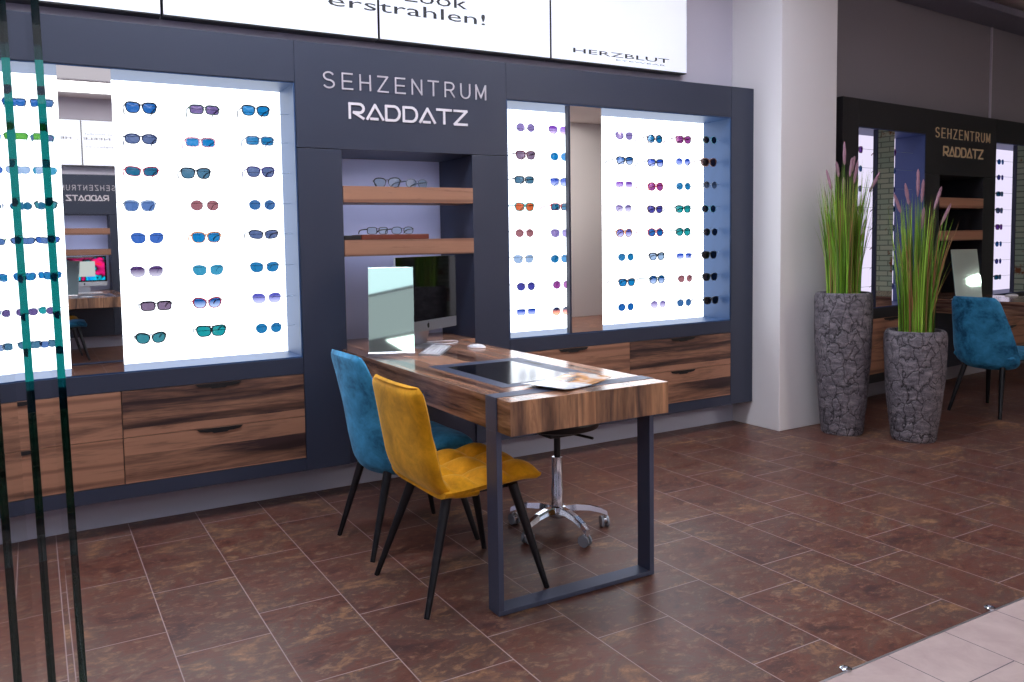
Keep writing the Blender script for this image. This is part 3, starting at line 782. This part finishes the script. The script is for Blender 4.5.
def mk_desktop():
    t = NT('colourful desktop'); v = t.coords()
    n = t.noise(v, 5, 2, .5, 1)
    c = t.ramp(n, [(.3, lin('1040e0')), (.42, lin('10d0f0')), (.5, lin('101018')), (.6, lin('f02080')), (.7, lin('ff3020'))])
    e = t.n('ShaderNodeEmission'); t.l(c, e.inputs[0]); e.inputs[1].default_value = 1.0; t.l(e.outputs[0], t.out.inputs[0]); return t.m
M['desktop'] = mk_desktop(); M['window'] = emit('screen window', 'dfe6e2', .7)
computer((1.756, 3.560, .75), math.radians(29), 'black-screened all-in-one computer with silver chin under the tower shelves')
computer((.57, -3.45, .75), PI, 'computer with colourful screen on the opposite desk, seen in the cabinet mirror', True)

def keyboard(loc, rz, label, w=.28, d=.115):
    r = thing('keyboard', label, 'keyboard', loc, rz)
    bm = BM(); prism(bm, [(-d/2, 0), (d/2, 0), (d/2, .010), (-d/2, .004)], 'x', -w/2, w/2); obj('base', bm, M['alu'], r)
    bm = BM()
    for j in range(5):
        for i in range(14):
            x = -w/2+.006+i*(w-.012)/14; y = -d/2+.006+j*(d-.012)/5
            zz = .004+(y+d/2)/d*.006
            box(bm, x+.001, x+(w-.012)/14-.001, y+.001, y+(d-.012)/5-.0015, zz, zz+.0028)
    obj('keys', bm, M['white'], r)
    return r
keyboard((1.704, 3.372, .75), math.radians(53), 'white keyboard on the near desk between desk mirror and mouse', .33, .105)
keyboard((.62, -3.22, .75), PI, 'keyboard on the opposite desk, seen in the cabinet mirror')
def mouse(loc, rz, label):
    bm = BM(); bmesh.ops.create_uvsphere(bm, u_segments=20, v_segments=12, radius=1)
    for v in bm.verts: v.co = Vector((v.co.x*.030, v.co.y*.057, max(0, v.co.z)*.016*(1-.15*v.co.y)+.002*(v.co.z > -.2)))
    o = obj('computer_mouse', bm, M['white'], smooth=True); o.location = loc; o.rotation_euler = (0, 0, rz)
    tag(o, label, 'mouse')
mouse((1.930, 3.370, .75), math.radians(18), 'white computer mouse on the near desk right of the keyboard')
mouse(SIDE.pt(1.99, -.28, .75), math.radians(70), 'white computer mouse on the dim corner desk at right photo edge')
bm = BM()
def spl(P, n=10):
    out = []
    for i in range(len(P)-1):
        p0, p1, p2, p3 = (Vector(P[max(i-1, 0)]), Vector(P[i]), Vector(P[i+1]), Vector(P[min(i+2, len(P)-1)]))
        for k in range(n):
            t = k/n
            out.append(.5*((2*p1)+(p2-p0)*t+(2*p0-5*p1+4*p2-p3)*t*t+(3*p1-p0-3*p2+p3)*t**3))
    out.append(Vector(P[-1])); return out
tube(bm, spl([(1.62, 3.67, .7535), (1.80, 3.69, .7535), (1.96, 3.66, .7535), (1.93, 3.58, .7535), (1.84, 3.56, .7535), (1.80, 3.62, .7535), (1.66, 3.64, .7535), (1.58, 3.60, .7535)]), .0032, 8)
o = obj('power_cable', bm, M['cable'], smooth=True); tag(o, 'white cable looping on the near desk behind the keyboard', 'cable')
bm = BM()
tube(bm, spl([(1.50, 3.66, .7535), (1.52, 3.60, .7535), (1.50, 3.54, .7535), (1.54, 3.48, .7535)]), .0028, 8)
o = obj('power_cable', bm, M['cable'], smooth=True); tag(o, 'short pale cable under the dark computer screen', 'cable')

def mk_print():
    t = NT('brochure print'); tc = t.n('ShaderNodeTexCoord'); sp = t.n('ShaderNodeSeparateXYZ'); t.l(tc.outputs['Generated'], sp.inputs[0])
    v = t.coords((1, 1, 1))
    n = t.noise(v, 30, 3)
    a = t.ramp(n, [(.35, lin('f2f5fa')), (.55, lin('dde6f2')), (.68, lin('8fb4d4')), (.8, lin('6486a6'))])
    b = t.ramp(t.noise(v, 11, 2), [(.3, lin('27303a')), (.45, lin('8f6a50')), (.55, lin('e0a060')), (.7, lin('e8e2dc'))])
    f = t.math('GREATER_THAN', t.math('ADD', sp.outputs[0], t.math('MULTIPLY', sp.outputs[1], .15)), .55)
    c = t.mix(f, a, b)
    t.pbr(c, .18, 0, .5); return t.m
M['print_page'] = mk_print()
bm = BM()
N = 12
gv = [[None]*2 for _ in range(N+1)]
rows = []
for i in range(N+1):
    u = i/N-.5
    z = .0035+.009*abs(2*u)**2.2
    rows.append([bm.verts.new((u*.31, v*.185, z+dz)) for v, dz in ((-.5, 0), (.5, 0), (.5, -.0025), (-.5, -.0025))])
for a, b in zip(rows, rows[1:]):
    for k in range(4): bm.faces.new((a[k], b[k], b[(k+1) % 4], a[(k+1) % 4]))
bm.faces.new(rows[0]); bm.faces.new(rows[-1][::-1])
o = obj('brochure', bm, M['print_page'], smooth=True); o.location = (1.698, 2.305, .7519); o.rotation_euler = (0, 0, math.radians(20))
tag(o, 'open glossy brochure with blue and orange pictures on the desk end', 'brochure')
bm = BM(); box(bm, -.12, .12, -.085, .085, 0, .0015)
o = obj('brochure', bm, M['print_page']); o.location = (.60, -2.4, .7517); tag(o, 'paper on the opposite desk, seen in the cabinet mirror', 'brochure')

# ------------------------------------------------------------------ chairs
def sweep(bm, stations, ring=40, tuft=None, caps=True):
    """stations: (x, z, halfwidth, halfthick, nx, nz, bulge); closed rounded rings across y"""
    rings = []
    ns = len(stations); nt = 44; nb_ = 16
    qs = [math.sin(PI/2*(2*i/nt-1)) for i in range(nt+1)]
    qs = [.55*q+.45*(2*i/nt-1) for i, q in enumerate(qs)]
    qb = [math.sin(PI/2*(1-2*i/nb_)) for i in range(1, nb_)]
    for j, s in enumerate(stations):
        x, z, hw, ht, nx, nz, bow = s
        r = []
        for sg, Q in ((1, qs), (-1, qb)):
            for q in Q:
                h = max(0.0, 1-abs(q)**7)**.5
                t = sg*ht*h
                if tuft and sg > 0: t += tuft(j/(ns-1), q)*h
                r.append(bm.verts.new((x+nx*t+bow*q*q, hw*q, z+nz*t)))
        rings.append(r)
    m = len(rings[0])
    for a, b in zip(rings, rings[1:]):
        for k in range(m): bm.faces.new((a[k], a[(k+1) % m], b[(k+1) % m], b[k]))
    if caps:
        bm.faces.new(rings[0][::-1]); bm.faces.new(rings[-1])

def path(P, n):
    pts = [Vector((p[0], 0, p[1])) for p in P]
    raw = spl([tuple(p) for p in pts], 12)
    d = [0]
    for a, b in zip(raw, raw[1:]): d.append(d[-1]+(b-a).length)
    out = []
    for i in range(n+1):
        t = d[-1]*i/n
        j = max(k for k in range(len(d)) if d[k] <= t+1e-9); j = min(j, len(raw)-2)
        f = (t-d[j])/max(d[j+1]-d[j], 1e-9)
        p = raw[j].lerp(raw[j+1], min(1, f)); tg = (raw[j+1]-raw[j]).normalized()
        out.append((p.x, p.z, tg.x, tg.z, t/d[-1]))
    return out

def ends(t, a=.035):
    """rounding at both ends of a cushion"""
    e = min(t, 1-t)
    return math.sqrt(max(0.0, 1-(1-min(1, e/a))**2))*.97+.03

def tuft_fn(nw, nl, amp):
    def f(t, q):
        gw = abs(math.sin(PI*nw*(q+1)/2)); gl = abs(math.sin(PI*nl*t))
        return amp*(gw**.5*gl**.5-1)
    return f

def leg(root, top, foot, r0=.0195, r1=.0105):
    bm = BM(); tube(bm, [top, foot], [r0, r1], 12)
    lg = obj('leg', bm, M['legblack'], root, smooth=True)
    return lg

def mustard_chair(loc, rz, label):
    r = thing('dining_chair', label, 'chair', loc, rz)
    st_ = []
    n = 46
    for x, z, tx, tz, t in path([(.240, .428), (.16, .436), (.02, .428), (-.10, .420), (-.165, .420)], n):
        e = 1 if t > .5 else ends(t, .05)
        st_.append((x, z, .222*(.90+.10*e), .034*e, -tz, tx, 0))
    st_ = [(a, b, c, d, -e if f < 0 else e, abs(f), g) for a, b, c, d, e, f, g in st_]
    bm = BM(); sweep(bm, st_, 64, tuft_fn(3, 3, .036)); obj('seat', bm, M['mustard'], r, smooth=True)
    st_ = []
    for x, z, tx, tz, t in path([(-.03, .407), (-.10, .408), (-.150, .424), (-.178, .470), (-.196, .54), (-.222, .66), (-.250, .784)], n):
        e = 1 if t < .5 else ends(t, .075)
        w = .218-.018*t
        st_.append((x, z, w*(.86+.14*e) if t > .5 else w, .031*e*(1-.12*t), tz, -tx, .012*t))
    bm = BM(); sweep(bm, st_, 64, tuft_fn(3, 3, .02)); obj('backrest', bm, M['mustard'], r, smooth=True)
    bm = BM(); box(bm, -.13, .18, -.13, .13, .368, .386, .004); obj('seat_frame', bm, M['legblack'], r)
    for sy in (-1, 1):
        leg(r, (-.110, sy*.13, .392), (-.243, sy*.210, 0)); leg(r, (.15, sy*.15, .386), (.248, sy*.22, 0))
    return r

def blue_chair(loc, rz, label):
    r = thing('dining_chair', label, 'chair', loc, rz)
    st_ = []
    n = 40
    for x, z, tx, tz, t in path([(.235, .420), (.12, .430), (-.05, .415), (-.17, .41)], n):
        e = ends(t, .06)
        st_.append((x, z, .205*(.88+.12*e), .036*e, -tz, abs(tx), 0))
    bm = BM(); sweep(bm, st_, 56, tuft_fn(2, 2, .006)); obj('seat', bm, M['petrol'], r, smooth=True)
    st_ = []
    for x, z, tx, tz, t in path([(-.140, .335), (-.182, .37), (-.204, .45), (-.224, .58), (-.250, .72), (-.268, .828)], n):
        lo = min(1, t/.16); hi = min(1, (1-t)/.10)
        w = .216*(1-.42*max(0, t-.3)**1.2)
        w *= (.72+.28*math.sin(lo*PI/2))*(.88+.12*math.sin(hi*PI/2))
        e = ends(t, .05)
        st_.append((x, z, w, (.030-.010*t)*e, tz, -tx, .10*(1-t)**.8))
    bm = BM(); sweep(bm, st_, 56, None); obj('backrest', bm, M['petrol'], r, smooth=True)
    bm = BM(); box(bm, -.13, .17, -.12, .12, .366, .386, .004); obj('seat_frame', bm, M['legblack'], r)
    for sy in (-1, 1):
        leg(r, (-.13, sy*.12, .386), (-.243, sy*.175, 0)); leg(r, (.14, sy*.13, .386), (.240, sy*.195, 0))
    return r
mustard_chair((1.362, 2.545, 0), math.radians(1), 'mustard yellow velvet chair with tufted seat at the near desk')
blue_chair((1.385, 3.055, 0), math.radians(2), 'petrol blue velvet chair with tapered back beside the mustard chair')
blue_chair((6.02, 3.095, 0), math.radians(-3), 'petrol blue velvet chair in the dim corner behind the planters')
blue_chair((6.05, 2.52, 0), math.radians(0), 'blue chair beyond the right photo edge, only a leg in view')
blue_chair((.30, -2.78, 0), math.radians(0), 'blue chair at the opposite desk, seen in the cabinet mirror')
mustard_chair((.24, -3.29, 0), math.radians(0), 'mustard chair at the opposite desk, seen in the cabinet mirror')

# ------------------------------------------------------------------ office stool
def stool(loc, label):
    r = thing('office_stool', label, 'stool', loc)
    bm = BM(); lathe(bm, [(.02, .462), (.15, .460), (.178, .470), (.188, .495), (.178, .522), (.14, .534), (.02, .536)], 36)
    obj('seat', bm, M['black'], r, smooth=True)
    bm = BM(); box(bm, -.07, .07, -.05, .05, .425, .4598, .006); tube(bm, [(.03, -.04, .44), (.07, -.16, .435)], .006, 8)
    obj('mechanism', bm, M['black'], r)
    bm = BM(); lathe(bm, [(.014, .33), (.014, .425)], 20); obj('piston', bm, M['black'], r, smooth=True)
    bm = BM(); lathe(bm, [(.020, .06), (.027, .062), (.027, .20), (.0245, .205), (.0245, .332), (.016, .334)], 24)
    obj('gas_column', bm, M['chrome'], r, smooth=True)
    bm = BM(); lathe(bm, [(.026, .062), (.040, .068), (.044, .085), (.036, .112), (.028, .116)], 24); obj('hub', bm, M['chrome'], r, smooth=True)
    for k in range(5):
        a = math.radians(-18+72*k-2); c, s = math.cos(a), math.sin(a)
        bm = BM()
        P = [(.03, .100), (.08, .104), (.14, .097), (.19, .082), (.222, .066)]
        ringv = []
        for i, (d, z) in enumerate(P):
            w = .021-.008*i/4; h = .013-.004*i/4
            q = [(-w, -h), (-w*.6, h), (w*.6, h), (w, -h)]
            ringv.append([bm.verts.new((d*c-y*s, d*s+y*c, z+zz)) for y, zz in q])
        for A, B in zip(ringv, ringv[1:]):
            for i in range(4): bm.faces.new((A[i], A[(i+1) % 4], B[(i+1) % 4], B[i]))
        bm.faces.new(ringv[0]); bm.faces.new(ringv[-1][::-1])
        obj('base_arm', bm, M['chrome'], r)
        bm = BM()
        tube(bm, [(.214*c, .214*s, .06), (.214*c, .214*s, .045)], .008, 10)
        box_c = (.214*c, .214*s)
        t = a+PI/2+.5*k
        u = Vector((math.cos(t), math.sin(t), 0)); wv = Vector((-u.y, u.x, 0))
        cc = Vector((.214*c, .214*s, .025))+u*.010
        # hood
        tube(bm, [cc+wv*-.006+Vector((0, 0, .008)), cc+wv*.006+Vector((0, 0, .008))], .019, 16)
        ca = obj('caster', bm, M['chrome'], r, smooth=True)
        for sd in (-1, 1):
            bm = BM(); tube(bm, [cc+wv*(sd*.008), cc+wv*(sd*.017)], .0248, 22)
            obj('wheel', bm, M['wheel'], ca, smooth=True)
    return r
M['wheel'] = plain('clear grey wheel', '9aa2b0', .15, .2, .6)
stool((1.985, 2.775, 0), 'black office stool on a chrome star base with casters under the desk')

# ------------------------------------------------------------------ planters with grass
def planter(loc, H, label, topz, seed, nb=260, plumes=()):
    rnd = random.Random(seed)
    r = thing('potted_grass', label, 'potted plant', loc)
    bm = BM()
    prof = [(.02, 0), (.118, 0), (.124, .012)]
    n = 34
    for i in range(1, n):
        t = i/n; z = .012+t*(H-.05)
        prof.append((.124+.047*math.sin(min(1, t*1.04)*PI/2)**1.0, z))
    prof += [(.169, H-.026), (.163, H-.010), (.152, H), (.138, H-.003), (.132, H-.02), (.130, H-.07), (.02, H-.072)]
    lathe(bm, prof, 72)
    from mathutils import noise as mn
    for v in bm.verts:
        q = Vector((v.co.x*22, v.co.y*22, v.co.z*15+seed))
        rr = math.hypot(v.co.x, v.co.y)
        if rr > .11 and v.co.z > .003:
            d = mn.voronoi(q)[0]
            k = 1+.022*mn.noise(q*.45)+.008*mn.noise(q*1.3)
            v.co.x *= k; v.co.y *= k
    pot = obj('pot', bm, M['pot'], r, smooth=True)
    for p in pot.data.polygons: p.use_smooth = True
    bm = BM(); lathe(bm, [(.002, H-.045), (.128, H-.05), (.129, H-.066), (.002, H-.068)], 32); obj('soil', bm, M['soil'], pot)
    bm = BM()
    for b in range(nb):
        a = rnd.random()*2*PI; rr = .095*math.sqrt(rnd.random())
        x0, y0 = rr*math.cos(a), rr*math.sin(a)
        h = (topz-H)*(.50+.50*rnd.random()**.8)
        out = rnd.uniform(.0, .10)*(rr/.095)+rnd.uniform(-.02, .04)
        a2 = a+rnd.uniform(-.6, .6)
        dx, dy = math.cos(a2)*out, math.sin(a2)*out
        w = rnd.uniform(.0026, .0052); ta = rnd.random()*PI
        wx, wy = math.cos(ta)*w, math.sin(ta)*w
        L, R_ = [], []
        m = 6
        for i in range(m+1):
            t = i/m; bend = t**1.9
            px, py, pz = x0+dx*bend, y0+dy*bend, H-.052+(h+.052)*(t-.10*(abs(out)/.13)*t*t)
            ww = (1-t**2.2)*1.0+.04
            L.append(bm.verts.new((px-wx*ww, py-wy*ww, pz))); R_.append(bm.verts.new((px+wx*ww, py+wy*ww, pz+.0005)))
        for i in range(m): bm.faces.new((L[i], R_[i], R_[i+1], L[i+1]))
    obj('foliage', bm, M['grass'], r, smooth=True)
    for (dx, dy, z1, ln) in plumes:
        bm = BM()
        bx, by = dx*.25, dy*.25
        P = spl([(bx, by, H-.055), (bx+dx*.15, by+dy*.15, H+(z1-H)*.4), (bx+dx*.45, by+dy*.45, z1-ln), (bx+dx*.75, by+dy*.75, z1)], 6)
        tube(bm, [p for p in P], .0013, 5)
        sk = obj('flower_stalk', bm, M['stalk'], r, smooth=True)
        a = Vector(P[-7]); b = Vector(P[-1]); 
        bm = BM()
        m = 9
        pts = [a.lerp(b, i/m)+Vector((dx, dy, 0))*.06*(i/m)**2*0 for i in range(m+1)]
        tube(bm, pts, [.002]+[0.0110*(.75+.25*rnd.random())*math.sin(PI*(.12+.8*i/m))**.5 for i in range(1, m)]+[.002], 12)
        obj('flower_spike', bm, M['plume'], sk, smooth=True)
    return r
import mathutils
planter((4.585, 3.268, 0), .909, 'tall cracked dark stone planter with ornamental grass beside the white pillar', 1.76, 3, 360,
        [(.005, .01, 1.865, .15), (.075, -.035, 1.745, .15), (-.045, .03, 1.74, .10), (-.10, .06, 1.69, .13), (.025, -.03, 1.76, .12), (.015, .02, 1.64, .12), (.20, -.10, 1.67, .13), (.05, -.03, 1.77, .10)])
planter((4.790, 2.925, 0), .682, 'shorter cracked dark stone planter with ornamental grass, nearer the camera', 1.53, 8, 360,
        [(.005, .005, 1.665, .17), (-.065, .04, 1.58, .13), (.02, -.02, 1.60, .14), (-.12, .075, 1.52, .12), (.12, -.07, 1.555, .14), (.17, -.10, 1.45, .13), (.03, -.02, 1.43, .13)])

# ------------------------------------------------------------------ glass door leaves, floor studs
for i, (x, w) in enumerate(((-.043, 'leftmost'), (.0060, 'middle'), (.0525, 'rightmost'))):
    r = thing('glass_door_leaf', f'frameless glass door leaf parked edge-on at the left, {w} of three', 'glass door', (x, 1.43, 0), 0, 'parked glass door leaves')
    r.rotation_euler = (0, math.radians(-1.0), 0)
    bm = BM(); box(bm, -.006, .006, .0, .92, .012, 2.60); obj('pane', bm, M['glass'], r)
    bm = BM(); box(bm, -.011, .011, .0, .92, .0, .0115); obj('bottom_rail', bm, M['alu'], r)
    bm = BM(); box(bm, -.011, .011, .0, .92, 2.6005, 2.68); obj('top_rail', bm, M['alu'], r)
bm = BM(); box(bm, -.3, 5, 1.36, 1.47, 2.68, 2.76)
# track carrying the leaves
bm.free()
bm = BM(); box(bm, -.14, .12, 1.43, 2.37, 2.681, 3.239); st('trim_5', bm, M['ceil'])
for x, y, w in ((2.043, 1.434, 'nearer the bottom edge'), (2.80, 1.440, 'nearer the right edge')):
    bm = BM(); lathe(bm, [(.001, 0.0), (.0165, 0.0), (.0165, .004), (.012, .007), (.006, .0072), (.005, .004), (.001, .004)], 24)
    o = obj('floor_bolt_socket', bm, M['chrome'], smooth=True); o.location = (x, y, .0016)
    tag(o, f'chrome bolt socket on the strip between brown and beige tiles, {w}', 'floor socket')

# ------------------------------------------------------------------ ceiling luminaires and added glow panels
def luminaire(x, y, w, d, label, col, strength, z=3.24):
    r = thing('ceiling_light', label, 'ceiling light', (x, y, z))
    bm = BM()
    for a in ((-w/2-.02, w/2+.02, -d/2-.02, -d/2), (-w/2-.02, w/2+.02, d/2, d/2+.02), (-w/2-.02, -w/2, -d/2, d/2), (w/2, w/2+.02, -d/2, d/2)):
        box(bm, a[0], a[1], a[2], a[3], -.03, -.0005)
    obj('frame', bm, M['white'], r)
    bm = BM(); box(bm, -w/2+.001, w/2-.001, -d/2+.001, d/2-.001, -.022, -.0005)
    obj('diffuser', bm, emit('lamp %d' % int(x*100+y*1000), col, strength), r)
luminaire(.75, 2.85, 1.8, .28, 'ceiling luminaire above the desk chairs, out of view', 'eef2ff', 26)
luminaire(3.0, 2.6, 1.6, .28, 'ceiling luminaire right of the desk, out of view', 'eef2ff', 26)
luminaire(.6, -2.99, 5.0, .68, 'long bright ceiling panel over the opposite cabinets, seen in the mirror', 'fff8f4', 5.0)
luminaire(.2, -1.86, 4.8, 1.36, 'added dim glow standing for pale ceiling in front of the opposite cabinets', 'efe6ee', .62)  # glowing panel added so the mirrored ceiling shows pale grey
luminaire(.2, .12, 4.8, 2.46, 'added wide glowing fill panel on the ceiling over the passage', 'eef4ff', 1.5)  # added for soft front fill and a pale desk mirror reflection
luminaire(-1.6, 2.4, 1.4, .28, 'ceiling luminaire at the left, out of view', 'eef2ff', 24)
luminaire(6.95, -2.95, 1.1, .30, 'added unseen fill light on the ceiling over the far passage', 'fff4ea', 140)  # added to brighten the front pillar reflected in the right mirror


w = bpy.data.worlds.new('World'); S.world = w; w.use_nodes = True
w.node_tree.nodes['Background'].inputs[0].default_value = (.03, .032, .04, 1)
w.node_tree.nodes['Background'].inputs[1].default_value = 1

# ------------------------------------------------------------------ camera
f_, yaw, pit, rol, hc, sx, sy = 787.221589, -.484891, -.064785, -.019803, 1.262165, -64.078903, -45.412695
c, s = math.cos(yaw), math.sin(yaw)
Rv = Vector((c, s, 0)); Dv = Vector((-s, c, 0)); Zv = Vector((0, 0, 1))
Fv = Dv*math.cos(pit)+Zv*math.sin(pit); Uv = -Dv*math.sin(pit)+Zv*math.cos(pit)
R2 = Rv*math.cos(rol)+Uv*math.sin(rol); U2 = Uv*math.cos(rol)-Rv*math.sin(rol)
cam = bpy.data.cameras.new('camera'); co = bpy.data.objects.new('camera', cam); COL.objects.link(co)
m = Matrix((R2, U2, -Fv)).transposed().to_4x4(); m.translation = Vector((0, 0, hc))
co.matrix_world = m
cam.sensor_fit = 'HORIZONTAL'; cam.sensor_width = 36; cam.lens = f_/1024*36
cam.shift_x = -sx/1024; cam.shift_y = sy/1024
cam.clip_start = .02
S.camera = co
S.view_settings.view_transform = 'Standard'; S.view_settings.look = 'None'
S.view_settings.exposure = .15; S.view_settings.gamma = 1; S.view_settings.use_curve_mapping = False
S.cycles.max_bounces = 14; S.cycles.diffuse_bounces = 4; S.cycles.glossy_bounces = 5; S.cycles.transmission_bounces = 14; S.cycles.transparent_max_bounces = 16
S.cycles.caustics_reflective = False; S.cycles.caustics_refractive = False
S.cycles.sample_clamp_indirect = 4
S.cycles.use_denoising = True
